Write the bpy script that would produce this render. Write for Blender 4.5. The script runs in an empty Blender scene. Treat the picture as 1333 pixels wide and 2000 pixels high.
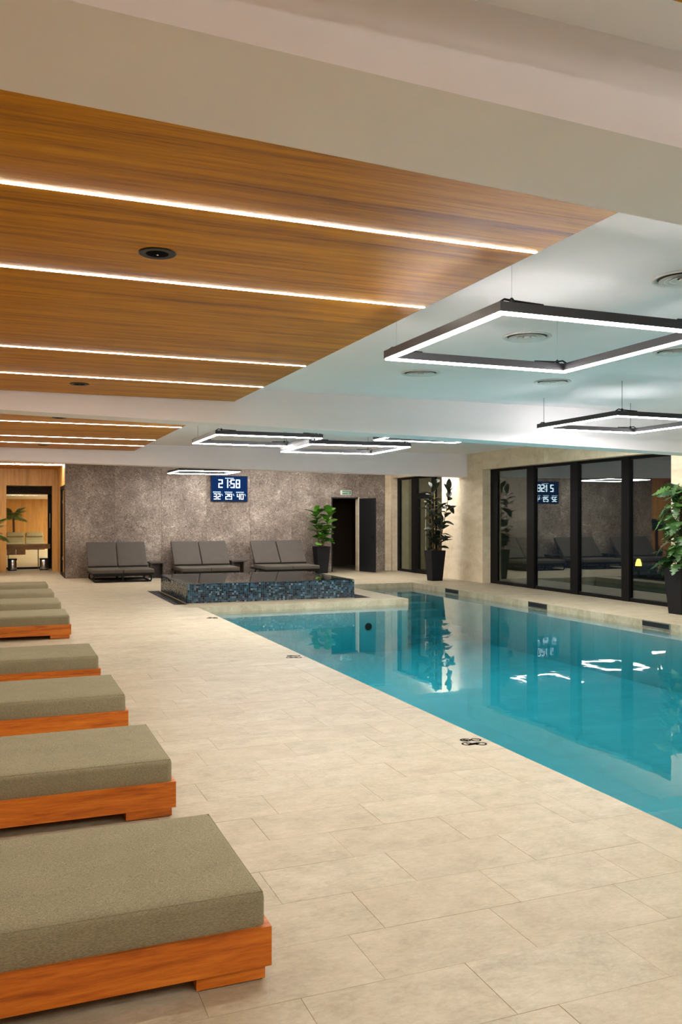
import bpy, bmesh, math, random
from mathutils import Vector, Matrix

random.seed(7)
SC = bpy.context.scene
COL = SC.collection

# ------------------------------------------------------------------ camera, world, exposure
F_PX, HOR, YAW, CAM_H = 1690.0, 1009.0, math.radians(21.5), 1.6
cam_d = bpy.data.cameras.new('camera')
cam_d.sensor_fit = 'HORIZONTAL'
cam_d.sensor_width = 36.0
cam_d.lens = 36.0 * F_PX / 1333.0
cam_d.shift_y = (HOR - 1000.0) / 1333.0
cam_d.clip_start, cam_d.clip_end = 0.05, 300
cam = bpy.data.objects.new('camera', cam_d)
COL.objects.link(cam)
cam.location = (0, 0, CAM_H)
cam.rotation_euler = (math.pi / 2, 0, -YAW)
SC.camera = cam

world = bpy.data.worlds.new('night')
SC.world = world
world.use_nodes = True
bg = world.node_tree.nodes.get('Background') or world.node_tree.nodes.new('ShaderNodeBackground')
bg.inputs[0].default_value = (0.010, 0.013, 0.020, 1)
bg.inputs[1].default_value = 0.4

SC.view_settings.view_transform = 'Standard'
SC.view_settings.look = 'None'
SC.view_settings.gamma = 1.0
SC.view_settings.use_curve_mapping = False
SC.view_settings.exposure = 2.03
SC.cycles.max_bounces = 10
SC.cycles.diffuse_bounces = 5
SC.cycles.glossy_bounces = 5
SC.cycles.transparent_max_bounces = 16
SC.cycles.sample_clamp_indirect = 10.0
SC.cycles.use_denoising = True
SC.cycles.caustics_reflective = False
SC.cycles.caustics_refractive = False

WARM_E = 17.0      # recessed warm lines in the wood ceilings
COOL_E = 27.0      # hanging square lamps

# ------------------------------------------------------------------ mesh helpers
class MB:
    def __init__(s):
        s.v, s.f, s.c = [], [], []
    def quad(s, a, b, c, d):
        n = len(s.v); s.v += [a, b, c, d]; s.f.append((n, n+1, n+2, n+3)); return s
    def box(s, x0, y0, z0, x1, y1, z1):
        n = len(s.v)
        s.v += [(x0,y0,z0),(x1,y0,z0),(x1,y1,z0),(x0,y1,z0),(x0,y0,z1),(x1,y0,z1),(x1,y1,z1),(x0,y1,z1)]
        for f in ((0,3,2,1),(4,5,6,7),(0,1,5,4),(1,2,6,5),(2,3,7,6),(3,0,4,7)):
            s.f.append(tuple(n+i for i in f))
        return s
    def frustum(s, x0, y0, z0, x1, y1, z1, ins):
        """box whose top is inset by ins"""
        n = len(s.v)
        s.v += [(x0,y0,z0),(x1,y0,z0),(x1,y1,z0),(x0,y1,z0),(x0+ins,y0+ins,z1),(x1-ins,y0+ins,z1),(x1-ins,y1-ins,z1),(x0+ins,y1-ins,z1)]
        for f in ((0,3,2,1),(4,5,6,7),(0,1,5,4),(1,2,6,5),(2,3,7,6),(3,0,4,7)):
            s.f.append(tuple(n+i for i in f))
        return s
    def tube(s, pts, r, seg=8, closed=False):
        pts = [Vector(p) for p in pts]
        m = len(pts)
        rs = r if isinstance(r, (list, tuple)) else [r]*m
        base = len(s.v)
        prev = None
        for i, p in enumerate(pts):
            if closed: t = (pts[(i+1) % m] - pts[i-1]).normalized()
            elif i == 0: t = (pts[1]-p).normalized()
            elif i == m-1: t = (p-pts[i-1]).normalized()
            else: t = (pts[i+1]-pts[i-1]).normalized()
            if prev is None:
                up = Vector((0,0,1)) if abs(t.z) < 0.9 else Vector((1,0,0))
                a = t.cross(up).normalized()
            else:
                a = (prev - t*prev.dot(t)).normalized()
            b = t.cross(a); prev = a
            for k in range(seg):
                an = 2*math.pi*k/seg
                s.v.append(tuple(p + (a*math.cos(an)+b*math.sin(an))*rs[i]))
        n = m if closed else m-1
        for i in range(n):
            i2 = (i+1) % m
            for k in range(seg):
                k2 = (k+1) % seg
                s.f.append((base+i*seg+k, base+i*seg+k2, base+i2*seg+k2, base+i2*seg+k))
        if not closed:
            s.f.append(tuple(base+k for k in range(seg))[::-1])
            s.f.append(tuple(base+(m-1)*seg+k for k in range(seg)))
        return s
    def lathe(s, prof, seg=24, cx=0, cy=0):
        base = len(s.v); m = len(prof)
        for (r, z) in prof:
            for k in range(seg):
                a = 2*math.pi*k/seg
                s.v.append((cx+r*math.cos(a), cy+r*math.sin(a), z))
        for i in range(m-1):
            for k in range(seg):
                k2 = (k+1) % seg
                s.f.append((base+i*seg+k, base+i*seg+k2, base+(i+1)*seg+k2, base+(i+1)*seg+k))
        s.f.append(tuple(base+k for k in range(seg))[::-1])
        s.f.append(tuple(base+(m-1)*seg+k for k in range(seg)))
        return s
    def mesh(s, name):
        me = bpy.data.meshes.new(name)
        me.from_pydata(s.v, [], s.f)
        me.update()
        return me
    def build(s, name, m, parent=None, smooth=False, loc=(0,0,0)):
        me = s.mesh(name)
        me.materials.append(m)
        if smooth:
            for p in me.polygons: p.use_smooth = True
        return link(name, me, parent, loc)

def link(name, me, parent=None, loc=(0,0,0)):
    o = bpy.data.objects.new(name, me)
    COL.objects.link(o)
    o.location = loc
    if parent is not None: o.parent = parent
    return o

def empty(name, loc=(0,0,0), rz=0.0):
    o = bpy.data.objects.new(name, None)
    o.empty_display_size = 0.1
    COL.objects.link(o)
    o.location = loc; o.rotation_euler = (0,0,rz)
    return o

def tag(o, label=None, cat=None, group=None, kind=None):
    if label: o['label'] = label
    if cat: o['category'] = cat
    if group: o['group'] = group
    if kind: o['kind'] = kind
    return o

def copy_tree(o, parent=None):
    c = o.copy(); COL.objects.link(c)
    c.parent = parent
    for ch in o.children: copy_tree(ch, c)
    return c

def rounded_box(x0, y0, z0, x1, y1, z1, r, seg=3, crown=0.0):
    bm = bmesh.new()
    bmesh.ops.create_cube(bm, size=1.0)
    for v in bm.verts:
        v.co = Vector((x0+(v.co.x+.5)*(x1-x0), y0+(v.co.y+.5)*(y1-y0), z0+(v.co.z+.5)*(z1-z0)))
    bmesh.ops.bevel(bm, geom=list(bm.edges), offset=r, segments=seg, profile=0.5, affect='EDGES')
    if crown:
        top = [f for f in bm.faces if f.normal.z > .9 and f.calc_area() > .05]
        bmesh.ops.subdivide_edges(bm, edges=list({e for f in top for e in f.edges}), cuts=5, use_grid_fill=True)
        for v in bm.verts:
            if v.co.z > z1-1e-4:
                a = (v.co.x-x0)/(x1-x0); b = (v.co.y-y0)/(y1-y0)
                v.co.z += crown*max(0, math.sin(math.pi*a))**.5*max(0, math.sin(math.pi*b))**.7
    me = bpy.data.meshes.new('rounded'); bm.to_mesh(me); bm.free()
    for p in me.polygons: p.use_smooth = True
    try: me.set_sharp_from_angle(angle=math.radians(50))
    except Exception: pass
    return me

def add_mesh(name, me, m, parent=None, loc=(0,0,0)):
    if not me.materials: me.materials.append(m)
    me.name = name
    return link(name, me, parent, loc)

# ------------------------------------------------------------------ materials
def srgb(r, g, b):
    f = lambda c: ((c/255+.055)/1.055)**2.4 if c/255 > .04045 else c/255/12.92
    return (f(r), f(g), f(b), 1)

class N:
    """small node-building helper"""
    def __init__(s, name):
        s.m = bpy.data.materials.new(name); s.m.use_nodes = True
        s.t = s.m.node_tree
        s.t.nodes.clear()
        s.out = s.t.nodes.new('ShaderNodeOutputMaterial')
    def n(s, typ, **kw):
        nd = s.t.nodes.new(typ)
        for k, v in kw.items():
            if k.startswith('i_'): nd.inputs[k[2:].replace('_', ' ')].default_value = v
            else: setattr(nd, k, v)
        return nd
    def l(s, a, b): s.t.links.new(a, b)
    def math(s, op, a, b=None):
        nd = s.t.nodes.new('ShaderNodeMath'); nd.operation = op
        for i, x in enumerate((a, b)):
            if x is None: continue
            if isinstance(x, (int, float)): nd.inputs[i].default_value = x
            else: s.l(x, nd.inputs[i])
        return nd.outputs[0]
    def ramp(s, fac, stops):
        nd = s.t.nodes.new('ShaderNodeValToRGB')
        cr = nd.color_ramp
        while len(cr.elements) < len(stops): cr.elements.new(0.5)
        for e, (p, c) in zip(cr.elements, stops): e.position = p; e.color = c
        s.l(fac, nd.inputs[0]); return nd.outputs[0]
    def coords(s, scale=(1,1,1), per_object=0.0, rot=(0,0,0), kind='world'):
        if kind == 'world': src = s.n('ShaderNodeNewGeometry').outputs['Position']
        else: src = s.n('ShaderNodeTexCoord').outputs['Object']
        if per_object:
            oi = s.n('ShaderNodeObjectInfo')
            cmb = s.n('ShaderNodeCombineXYZ')
            r = s.math('MULTIPLY', oi.outputs['Random'], per_object)
            s.l(r, cmb.inputs[0]); s.l(r, cmb.inputs[1]); s.l(r, cmb.inputs[2])
            ad = s.n('ShaderNodeVectorMath'); ad.operation = 'ADD'
            s.l(src, ad.inputs[0]); s.l(cmb.outputs[0], ad.inputs[1]); src = ad.outputs[0]
        mp = s.n('ShaderNodeMapping'); mp.inputs['Scale'].default_value = scale; mp.inputs['Rotation'].default_value = rot
        s.l(src, mp.inputs[0]); return mp.outputs[0]
    def noise(s, vec, scale, detail=4, rough=.55, dist=0.0):
        nd = s.n('ShaderNodeTexNoise'); nd.inputs['Scale'].default_value = scale
        nd.inputs['Detail'].default_value = detail; nd.inputs['Roughness'].default_value = rough
        nd.inputs['Distortion'].default_value = dist
        s.l(vec, nd.inputs['Vector']); return nd.outputs['Fac']
    def mix(s, fac, a, b, typ='MIX'):
        nd = s.n('ShaderNodeMix'); nd.data_type = 'RGBA'; nd.blend_type = typ
        for sock, x in ((nd.inputs[0], fac), (nd.inputs[6], a), (nd.inputs[7], b)):
            if isinstance(x, (int, float, tuple)): sock.default_value = x
            else: s.l(x, sock)
        return nd.outputs[2]
    def bsdf(s, color, rough=.5, spec=.5, metal=0.0, bump=None, bstr=.1, bdist=.01):
        b = s.n('ShaderNodeBsdfPrincipled')
        if isinstance(color, tuple): b.inputs['Base Color'].default_value = color
        else: s.l(color, b.inputs['Base Color'])
        if isinstance(rough, (int, float)): b.inputs['Roughness'].default_value = rough
        else: s.l(rough, b.inputs['Roughness'])
        b.inputs['Specular IOR Level'].default_value = spec
        b.inputs['Metallic'].default_value = metal
        if bump is not None:
            bp = s.n('ShaderNodeBump'); bp.inputs['Strength'].default_value = bstr; bp.inputs['Distance'].default_value = bdist
            s.l(bump, bp.inputs['Height']); s.l(bp.outputs[0], b.inputs['Normal'])
        s.l(b.outputs[0], s.out.inputs[0]); return b

def plain(name, color, rough=.5, spec=.5, metal=0.0, grain=0.06, gscale=30):
    k = N(name)
    f = k.noise(k.coords(kind='object'), gscale, 3)
    lo = tuple(c*(1-grain) for c in color[:3])+(1,); hi = tuple(min(1, c*(1+grain)) for c in color[:3])+(1,)
    k.bsdf(k.ramp(f, [(.3, lo), (.7, hi)]), rough, spec, metal)
    return k.m

def emit(name, color, strength):
    k = N(name); e = k.n('ShaderNodeEmission'); e.inputs[0].default_value = color; e.inputs[1].default_value = strength
    k.l(e.outputs[0], k.out.inputs[0]); return k.m

def wood(name, dark, mid, light, scale, rough=.45, bstr=.08, per_object=20.0, kind='world', spec=.4):
    k = N(name)
    v = k.coords(scale, per_object, kind=kind)
    big = k.noise(v, 1.0, 6, .65, .6)
    fine = k.noise(v, 5.0, 5, .7, .2)
    mixf = k.math('ADD', k.math('MULTIPLY', big, .6), k.math('MULTIPLY', fine, .4))
    col = k.ramp(mixf, [(.34, dark), (.5, mid), (.66, light)])
    k.bsdf(col, rough, spec, 0, fine, bstr, .004)
    return k.m

def stone_floor(name, brick):
    k = N(name)
    v = k.coords((1,1,1), 0 if brick else 37.0)
    sv = k.coords((1.0,1.7,1), 0 if brick else 37.0, rot=(0,0,.18))
    a = k.noise(sv, 2.2, 10, .68, .5)
    b = k.noise(v, 9, 6, .6)
    c0 = k.noise(k.coords((.9,3.4,1), 0 if brick else 37.0, rot=(0,0,.22)), 2.3, 9, .66, 1.2)
    c = k.math('SUBTRACT', 1.0, k.math('MULTIPLY', k.math('ABSOLUTE', k.math('SUBTRACT', c0, .5)), 14.0))
    g2 = k.noise(sv, 34, 6, .75, .4)
    f = k.math('ADD', k.math('ADD', k.math('MULTIPLY', a, .38), k.math('MULTIPLY', b, .27)), k.math('MULTIPLY', g2, .35))
    col = k.ramp(f, [(.38, srgb(155,144,120)), (.5, srgb(177,167,142)), (.62, srgb(193,184,161))])
    col = k.mix(k.ramp(c, [(.45, (0,0,0,1)), (1.0, (.18,.18,.18,1))]), col, srgb(150,132,104))
    if not brick:
        oi = k.n('ShaderNodeObjectInfo')
        col = k.mix(k.math('MULTIPLY', oi.outputs['Random'], .30), col, srgb(168,150,122))
    hgt = k.noise(sv, 14, 8, .7, .6)
    if brick:
        br = k.n('ShaderNodeTexBrick')
        br.inputs['Scale'].default_value = 1.0; br.inputs['Brick Width'].default_value = .62
        br.inputs['Row Height'].default_value = .345; br.inputs['Mortar Size'].default_value = .003
        br.inputs['Color1'].default_value = (1,1,1,1); br.inputs['Color2'].default_value = (.93,.92,.90,1)
        br.inputs['Mortar'].default_value = (.86,.84,.8,1)
        k.l(k.n('ShaderNodeNewGeometry').outputs['Position'], br.inputs[0])
        col = k.mix(1.0, col, br.outputs[0], 'MULTIPLY')
    k.bsdf(col, .5, .35, 0, hgt, .16, .006)
    return k.m

M = {}
M['tile'] = stone_floor('stone_tile', False)
M['floor'] = stone_floor('stone_paving', True)
M['grout'] = plain('grout', srgb(196,184,162), .8, .2)
M['white'] = plain('white_paint', (.90,.86,.89,1), .85, .05, 0, .012, 3)
M['woodceil'] = wood('oak_ceiling', srgb(124,70,4), srgb(196,128,8), srgb(224,156,16), (.45,9,9), spec=.12)
M['woodwall'] = wood('oak_wall', srgb(150,104,48), srgb(186,138,72), srgb(205,160,96), (7,7,.35))
M['teak'] = wood('teak', srgb(132,62,14), srgb(196,106,28), srgb(222,136,46), (1.1,14,14), .42, .05, 12.0, 'object')
M['warm'] = emit('warm_led', (1.0,.94,.83,1), WARM_E)
M['cool'] = emit('cool_led', (1.0,.95,.92,1), COOL_E)
M['alu'] = plain('dark_aluminium', srgb(56,56,60), .45, .4, 0)
M['black'] = plain('black_metal', srgb(18,18,20), .5, .3)
M['dark'] = plain('charcoal_frame', srgb(11,11,12), .45, .15, 0)
M['pot'] = plain('charcoal_planter', srgb(19,19,22), .6, .2, 0, .15, 12)
M['soil'] = plain('soil', srgb(46,34,24), .95, .1, 0, .5, 60)
M['steel'] = plain('steel', srgb(190,190,188), .25, .5, 1.0)
M['vent'] = plain('vent_white', (.72,.72,.72,1), .6, .3)
M['grille'] = plain('speaker_grille', srgb(10,10,10), .9, .05)
M['ventdark'] = plain('vent_shadow', (.12,.12,.12,1), .8, .1)

def fabric(name, c0, c1):
    k = N(name)
    v = k.coords((1,1,1), 5.0, kind='object')
    wx = k.noise(k.coords((110,900,900), 3.0, kind='object'), 1.0, 2)
    wy = k.noise(k.coords((900,110,900), 3.0, kind='object'), 1.0, 2)
    w = k.math('ADD', k.math('MULTIPLY', wx, .5), k.math('MULTIPLY', wy, .5))
    b = k.noise(v, 6, 3)
    f = k.math('ADD', k.math('MULTIPLY', w, .93), k.math('MULTIPLY', b, .07))
    k.bsdf(k.ramp(f, [(.36, c0), (.64, c1)]), .95, .12, 0, w, .25, .002)
    return k.m
M['olive'] = fabric('olive_fabric', srgb(98,93,72), srgb(166,158,130))
M['grey'] = fabric('grey_fabric', srgb(64,60,55), srgb(98,93,86))

def stone_wall():
    k = N('mottled_stone_panel')
    v = k.coords((1,1,1), 25.0)
    d = k.n('ShaderNodeTexNoise'); d.inputs['Scale'].default_value = 7; d.inputs['Detail'].default_value = 3
    k.l(v, d.inputs['Vector'])
    warp = k.n('ShaderNodeVectorMath'); warp.operation = 'MULTIPLY_ADD'
    k.l(d.outputs['Color'], warp.inputs[0]); warp.inputs[1].default_value = (.35,.35,.35); k.l(v, warp.inputs[2])
    a = k.noise(warp.outputs[0], 11, 6, .7, 2.6)
    b = k.noise(v, 1.6, 4, .6)
    c = k.noise(warp.outputs[0], 30, 4, .6, 1.6)
    f = k.math('ADD', k.math('ADD', k.math('MULTIPLY', a, .5), k.math('MULTIPLY', b, .25)), k.math('MULTIPLY', c, .25))
    col = k.ramp(f, [(.40, srgb(78,69,61)), (.49, srgb(122,110,100)), (.55, srgb(154,142,130)), (.61, srgb(198,187,173))])
    k.bsdf(col, .55, .35, 0, a, .15, .004)
    return k.m
M['stonewall'] = stone_wall()

def travertine():
    k = N('beige_travertine')
    v = k.coords((1,1,1), 11.0)
    sv = k.coords((1,.9,2.4), 11.0, rot=(.5,0,0))
    a = k.noise(sv, 1.6, 7, .6, .8); b = k.noise(v, 12, 4)
    f = k.math('ADD', k.math('MULTIPLY', a, .75), k.math('MULTIPLY', b, .25))
    k.bsdf(k.ramp(f, [(.32, srgb(202,186,154)), (.5, srgb(220,206,178)), (.7, srgb(232,221,198))]), .5, .35, 0, a, .08, .004)
    return k.m
M['trav'] = travertine()

def mosaic():
    k = N('blue_mosaic')
    at = k.n('ShaderNodeAttribute'); at.attribute_name = 'tint'
    k.bsdf(at.outputs['Color'], .09, 1.0)
    return k.m
M['mosaic'] = mosaic()

def schlick(k, f0, normal=None):
    g = k.n('ShaderNodeNewGeometry')
    d = k.n('ShaderNodeVectorMath'); d.operation = 'DOT_PRODUCT'
    k.l(normal if normal is not None else g.outputs['Normal'], d.inputs[0]); k.l(g.outputs['Incoming'], d.inputs[1])
    c = k.math('ABSOLUTE', d.outputs['Value'])
    inv = k.math('SUBTRACT', 1.0, c)
    p = k.math('POWER', k.math('MAXIMUM', inv, 0.0), 5.0)
    return k.math('ADD', k.math('MULTIPLY', p, 1-f0), f0), g

def glass(name, f0, tint):
    k = N(name)
    f, g = schlick(k, f0)
    tr = k.n('ShaderNodeBsdfTransparent'); tr.inputs[0].default_value = tint
    gl = k.n('ShaderNodeBsdfGlossy'); gl.inputs['Roughness'].default_value = 0.0
    gl.inputs['Color'].default_value = (.92,.96,.94,1)
    mx = k.n('ShaderNodeMixShader'); k.l(f, mx.inputs[0]); k.l(tr.outputs[0], mx.inputs[1]); k.l(gl.outputs[0], mx.inputs[2])
    k.l(mx.outputs[0], k.out.inputs[0]); return k.m
M['glass'] = glass('night_window_glass', .17, (.62,.68,.64,1))
M['clear'] = glass('clear_glass', .05, (.95,.97,.96,1))

def water(name, density, absorb, ripple, f0=.02, level=-.11):
    k = N(name)
    g0 = k.n('ShaderNodeNewGeometry')
    sep = k.n('ShaderNodeSeparateXYZ'); k.l(g0.outputs['Position'], sep.inputs[0])
    top = k.math('GREATER_THAN', sep.outputs[2], level-.0008)
    mp = k.n('ShaderNodeMapping'); k.l(g0.outputs['Position'], mp.inputs[0])
    h = k.noise(mp.outputs[0], 2.2, 3, .5, .4)
    bp = k.n('ShaderNodeBump'); bp.inputs['Strength'].default_value = ripple; bp.inputs['Distance'].default_value = .02
    k.l(h, bp.inputs['Height'])
    f, g = schlick(k, f0, bp.outputs[0])
    fac = k.math('MULTIPLY', f, top)
    tr = k.n('ShaderNodeBsdfTransparent'); tr.inputs[0].default_value = (1,1,1,1)
    gl = k.n('ShaderNodeBsdfGlossy'); gl.inputs['Roughness'].default_value = 0.015
    k.l(bp.outputs[0], gl.inputs['Normal'])
    mx = k.n('ShaderNodeMixShader'); k.l(fac, mx.inputs[0]); k.l(tr.outputs[0], mx.inputs[1]); k.l(gl.outputs[0], mx.inputs[2])
    k.l(mx.outputs[0], k.out.inputs[0])
    if density:
        va = k.n('ShaderNodeVolumeAbsorption'); va.inputs[0].default_value = absorb; va.inputs[1].default_value = density
        k.l(va.outputs[0], k.out.inputs[1])
        try: k.m.cycles.homogeneous_volume = True
        except Exception: pass
    return k.m
M['water'] = water('pool_water', .66, (.05,.83,.89,1), .035)
M['tubwater'] = water('tub_water', 2.0, (.3,.5,.6,1), .004, .05, .362)

def pooltile():
    k = N('pool_tile')
    br = k.n('ShaderNodeTexBrick')
    br.inputs['Scale'].default_value = 1.0; br.inputs['Brick Width'].default_value = 1.2; br.inputs['Row Height'].default_value = .6
    br.inputs['Mortar Size'].default_value = .006
    br.inputs['Color1'].default_value = (.52,.52,.525,1); br.inputs['Color2'].default_value = (.48,.49,.495,1); br.inputs['Mortar'].default_value = (.42,.44,.45,1)
    k.l(k.n('ShaderNodeNewGeometry').outputs['Position'], br.inputs[0])
    b = k.noise(k.coords((.6,1.6,1)), 1.6, 6, .6, .8)
    col = k.mix(1.0, br.outputs[0], k.ramp(b, [(.3, (.82,.86,.86,1)), (.7, (1,1,1,1))]), 'MULTIPLY')
    k.bsdf(col, .5, .2)
    return k.m
M['pooltile'] = pooltile()

def leafmat(name, dark, light, rough=.35):
    k = N(name)
    f = k.noise(k.coords((1,1,1), 9.0, kind='object'), 7, 3)
    oi = k.n('ShaderNodeObjectInfo')
    f2 = k.math('ADD', k.math('MULTIPLY', f, .5), k.math('MULTIPLY', oi.outputs['Random'], .5))
    b = k.bsdf(k.ramp(f2, [(.25, dark), (.75, light)]), rough, .5)
    return k.m
M['figleaf'] = leafmat('fig_leaf', srgb(48,98,24), srgb(104,164,52))
M['rubberleaf'] = leafmat('rubber_leaf', srgb(16,25,16), srgb(34,50,28), .5)
M['monstera'] = leafmat('monstera_leaf', srgb(30,66,28), srgb(74,114,52))
M['palmleaf'] = leafmat('palm_leaf', srgb(36,84,28), srgb(84,130,50))
M['stem'] = plain('stem_bark', srgb(120,92,58), .8, .2)
M['darkstem'] = plain('palm_bark', srgb(70,48,32), .9, .1)
M['cream'] = plain('lampshade', srgb(240,210,120), .7)
M['screen'] = emit('clock_panel', (.002,.008,.030,1), 1.0)
M['digit'] = emit('clock_digit', (.70,.86,1.0,1), 1.5)
M['caption'] = emit('clock_caption', (.62,.78,1.0,1), .5)
M['exitgreen'] = plain('sign_green', srgb(52,120,92), .4)
M['exitwhite'] = plain('sign_white', srgb(232,240,230), .4)
M['ink'] = plain('black_ink', srgb(18,14,12), .8, .1)
M['doorpanel'] = plain('dark_door', srgb(30,30,32), .4, .4)
M['brown'] = plain('dark_brown_plaster', srgb(86,70,58), .8, .2)
M['lantern'] = emit('lantern_glow', (1.0,.80,.12,1), 1.6)
M['tabledark'] = wood('dark_side_table', srgb(48,42,38), srgb(70,62,56), srgb(92,83,76), (2,8,8), .5)

M['consolewood'] = wood('walnut', srgb(84,54,22), srgb(122,84,38), srgb(146,104,52), (1.5,10,10), .45)

# ------------------------------------------------------------------ layout constants
XL, XR = -2.4, 10.8            # hall walls
YN, YB = -6.0, 23.4            # rear and back wall
ZC = 3.15                      # white ceiling
PX0, PX1, PXI = 3.25, 9.3, 7.4 # pool left, right, end of the island
PY0, PYI, PY1 = -3.0, 15.2, 18.9
ZW = -0.11                     # water level
PB = -1.0                      # pool floor
PIT = (2.93, 15.69, 6.84, 18.85)
TUB = (3.2, 15.83, 6.52, 18.67, .36)
TX0, TX1, TY0, TY1 = -0.31, 2.93, 1.0, 9.28

def slab(name, rects, holes, z0, z1, m):
    xs = sorted({x for r in rects+holes for x in (r[0], r[2])}); ys = sorted({y for r in rects+holes for y in (r[1], r[3])})
    inside = lambda x, y, R: any(r[0] < x < r[2] and r[1] < y < r[3] for r in R)
    nx, ny = len(xs)-1, len(ys)-1
    fill = [[inside((xs[i]+xs[i+1])/2, (ys[j]+ys[j+1])/2, rects) and not inside((xs[i]+xs[i+1])/2, (ys[j]+ys[j+1])/2, holes) for j in range(ny)] for i in range(nx)]
    mb = MB()
    ok = lambda i, j: 0 <= i < nx and 0 <= j < ny and fill[i][j]
    for i in range(nx):
        for j in range(ny):
            if not fill[i][j]: continue
            a, b, c, d = xs[i], xs[i+1], ys[j], ys[j+1]
            mb.quad((a,c,z1),(b,c,z1),(b,d,z1),(a,d,z1)); mb.quad((a,c,z0),(a,d,z0),(b,d,z0),(b,c,z0))
            if not ok(i-1, j): mb.quad((a,c,z0),(a,c,z1),(a,d,z1),(a,d,z0))
            if not ok(i+1, j): mb.quad((b,c,z0),(b,d,z0),(b,d,z1),(b,c,z1))
            if not ok(i, j-1): mb.quad((a,c,z0),(b,c,z0),(b,c,z1),(a,c,z1))
            if not ok(i, j+1): mb.quad((a,d,z0),(a,d,z1),(b,d,z1),(b,d,z0))
    o = mb.build(name, m)
    bm = bmesh.new(); bm.from_mesh(o.data); bmesh.ops.remove_doubles(bm, verts=bm.verts, dist=1e-5)
    bmesh.ops.recalc_face_normals(bm, faces=bm.faces); bm.to_mesh(o.data); bm.free()
    return o

# ------------------------------------------------------------------ floor, tiles, pool
floor = slab('floor', [(XL,YN,XR+.35,YB+3.6), (XL,YB+3.6,5.4,53.2)],
             [(PX0,PY0,PX1,PYI), (PXI,PYI-.001,PX1,PY1), (PIT[0],PIT[1],TUB[0]-.004,PIT[3]), (PIT[0],PIT[1],PIT[2],TUB[1]-.004), (TUB[2]+.004,PIT[1],PIT[2],PIT[3]), (TX0,TY0,PX0,TY1)], -.16, 0, M['floor'])
tag(floor, 'beige stone paving of the pool hall', kind='structure')
MB().box(TX0,TY0,-.16,PX0-.006,TY1,-.003).build('grout_bed', M['grout'], floor)

tile_cache = {}
def tile_mesh(w, l, m=None, h=.009):
    k = (round(w,3), round(l,3), h, (m or M['tile']).name)
    if k not in tile_cache:
        mb = MB(); c = .0007
        mb.v = [(0,0,0),(w,0,0),(w,l,0),(0,l,0),(0,0,h-c),(w,0,h-c),(w,l,h-c),(0,l,h-c),(c,c,h),(w-c,c,h),(w-c,l-c,h),(c,l-c,h)]
        mb.f = [(0,3,2,1),(8,9,10,11),(0,1,5,4),(1,2,6,5),(2,3,7,6),(3,0,4,7),(4,5,9,8),(5,6,10,9),(6,7,11,10),(7,4,8,11)]
        me = mb.mesh('floor_tile'); me.materials.append(m or M['tile']); tile_cache[k] = me
    return tile_cache[k]
gap = .0011
row = 0
y = TY0
while y < TY1-.02:
    off = (0.0, .31, .155, .465)[row % 4]
    x = TX0 - off
    while x < TX1-.01:
        a, b = max(x, TX0), min(x+.62, TX1)
        if b-a > .03:
            link('floor_tile', tile_mesh(b-a-gap, .345-gap), floor, (a, y, -.009+random.uniform(-.0006,.0004)))
        x += .62
    y += .345; row += 1
y = TY0
while y < TY1-.02:
    link('coping_tile', tile_mesh(PX0-TX1-gap*.5, .69-gap), floor, (TX1, y, -.009+random.uniform(-.0004,.0004)))
    y += .69

basin = MB()
basin.box(PX0-.2,PY0-.2,PB-.2,PX1+.2,PYI+.2,PB)
basin.box(PXI-.2,PYI-.2,PB-.2,PX1+.2,PY1+.2,PB-.001)
basin.box(PX0-.2,PY0-.2,PB,PX0-.012,PYI+.2,-.162)
basin.box(PX1+.012,PY0-.2,PB,PX1+.2,PY1+.2,-.162)
basin.box(PX0-.2,PY0-.2,PB,PX1+.2,PY0-.012,-.162)
basin.box(PX0-.2,PYI+.012,PB,PXI-.012,PYI+.2,-.162)
basin.box(PXI-.2,PYI+.2,PB,PXI-.012,PY1+.2,-.162)
basin.box(PXI-.2,PY1+.012,PB,PX1+.2,PY1+.2,-.162)
pool = basin.build('pool_basin', M['pooltile'])
tag(pool, 'pale tiled swimming pool basin under the turquoise water', 'pool', kind='structure')
for i in range(6):
    z = -.26-.13*i
    MB().box(PXI+.01, PY1-.45*(i+1)-.2, PB, PX1-.0, PY1-.45*i-(.2 if i else 0), z).build('step', M['pooltile'], pool)
# wall inlet on the island wall
MB().lathe([(.06,0),(.07,.004),(.07,.012),(.03,.02)], 20).build('inlet', M['black'], pool, True).matrix_local = \
    Matrix.Translation((6.55, PYI-.0, -.50)) @ Matrix.Rotation(math.pi/2, 4, 'X')

wm = MB()
e = .004
poly = [(PX0+e,PY0+e),(PX1-e,PY0+e),(PX1-e,PY1-e),(PXI+e,PY1-e),(PXI+e,PYI-e),(PX0+e,PYI-e)]
n = len(poly)
wm.v = [(x,y,PB+.004) for x,y in poly]+[(x,y,ZW) for x,y in poly]
wm.f = [tuple(range(n))[::-1], tuple(range(n,2*n))]+[(i,(i+1)%n,n+(i+1)%n,n+i) for i in range(n)]
tag(wm.build('pool_water', M['water']), 'calm turquoise water filling the swimming pool', 'water', kind='stuff')

# skimmers in the right pool wall
for yc, lab in ((16.9,'farthest skimmer slot beside the pool steps'), (13.62,'middle skimmer slot below the tall windows'), (10.5,'nearest skimmer slot close to the monstera planter')):
    r = empty('pool_skimmer', (PX1, yc, -.052))
    tag(r, 'dark rectangular '+lab, 'skimmer', 'skimmers along the right pool wall')
    fr = MB(); w, h, t = .3, .05, .014
    fr.box(-.012,-w,h-t,.0,w,h); fr.box(-.012,-w,-h,.0,w,-h+t); fr.box(-.012,-w,-h+t,.0,-w+t,h-t); fr.box(-.012,w-t,-h+t,.0,w,h-t)
    fr.build('frame', M['steel'], r)
    MB().box(-.005,-w+t,-h+t,-.001,w-t,h-t).build('throat', M['black'], r)

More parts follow.
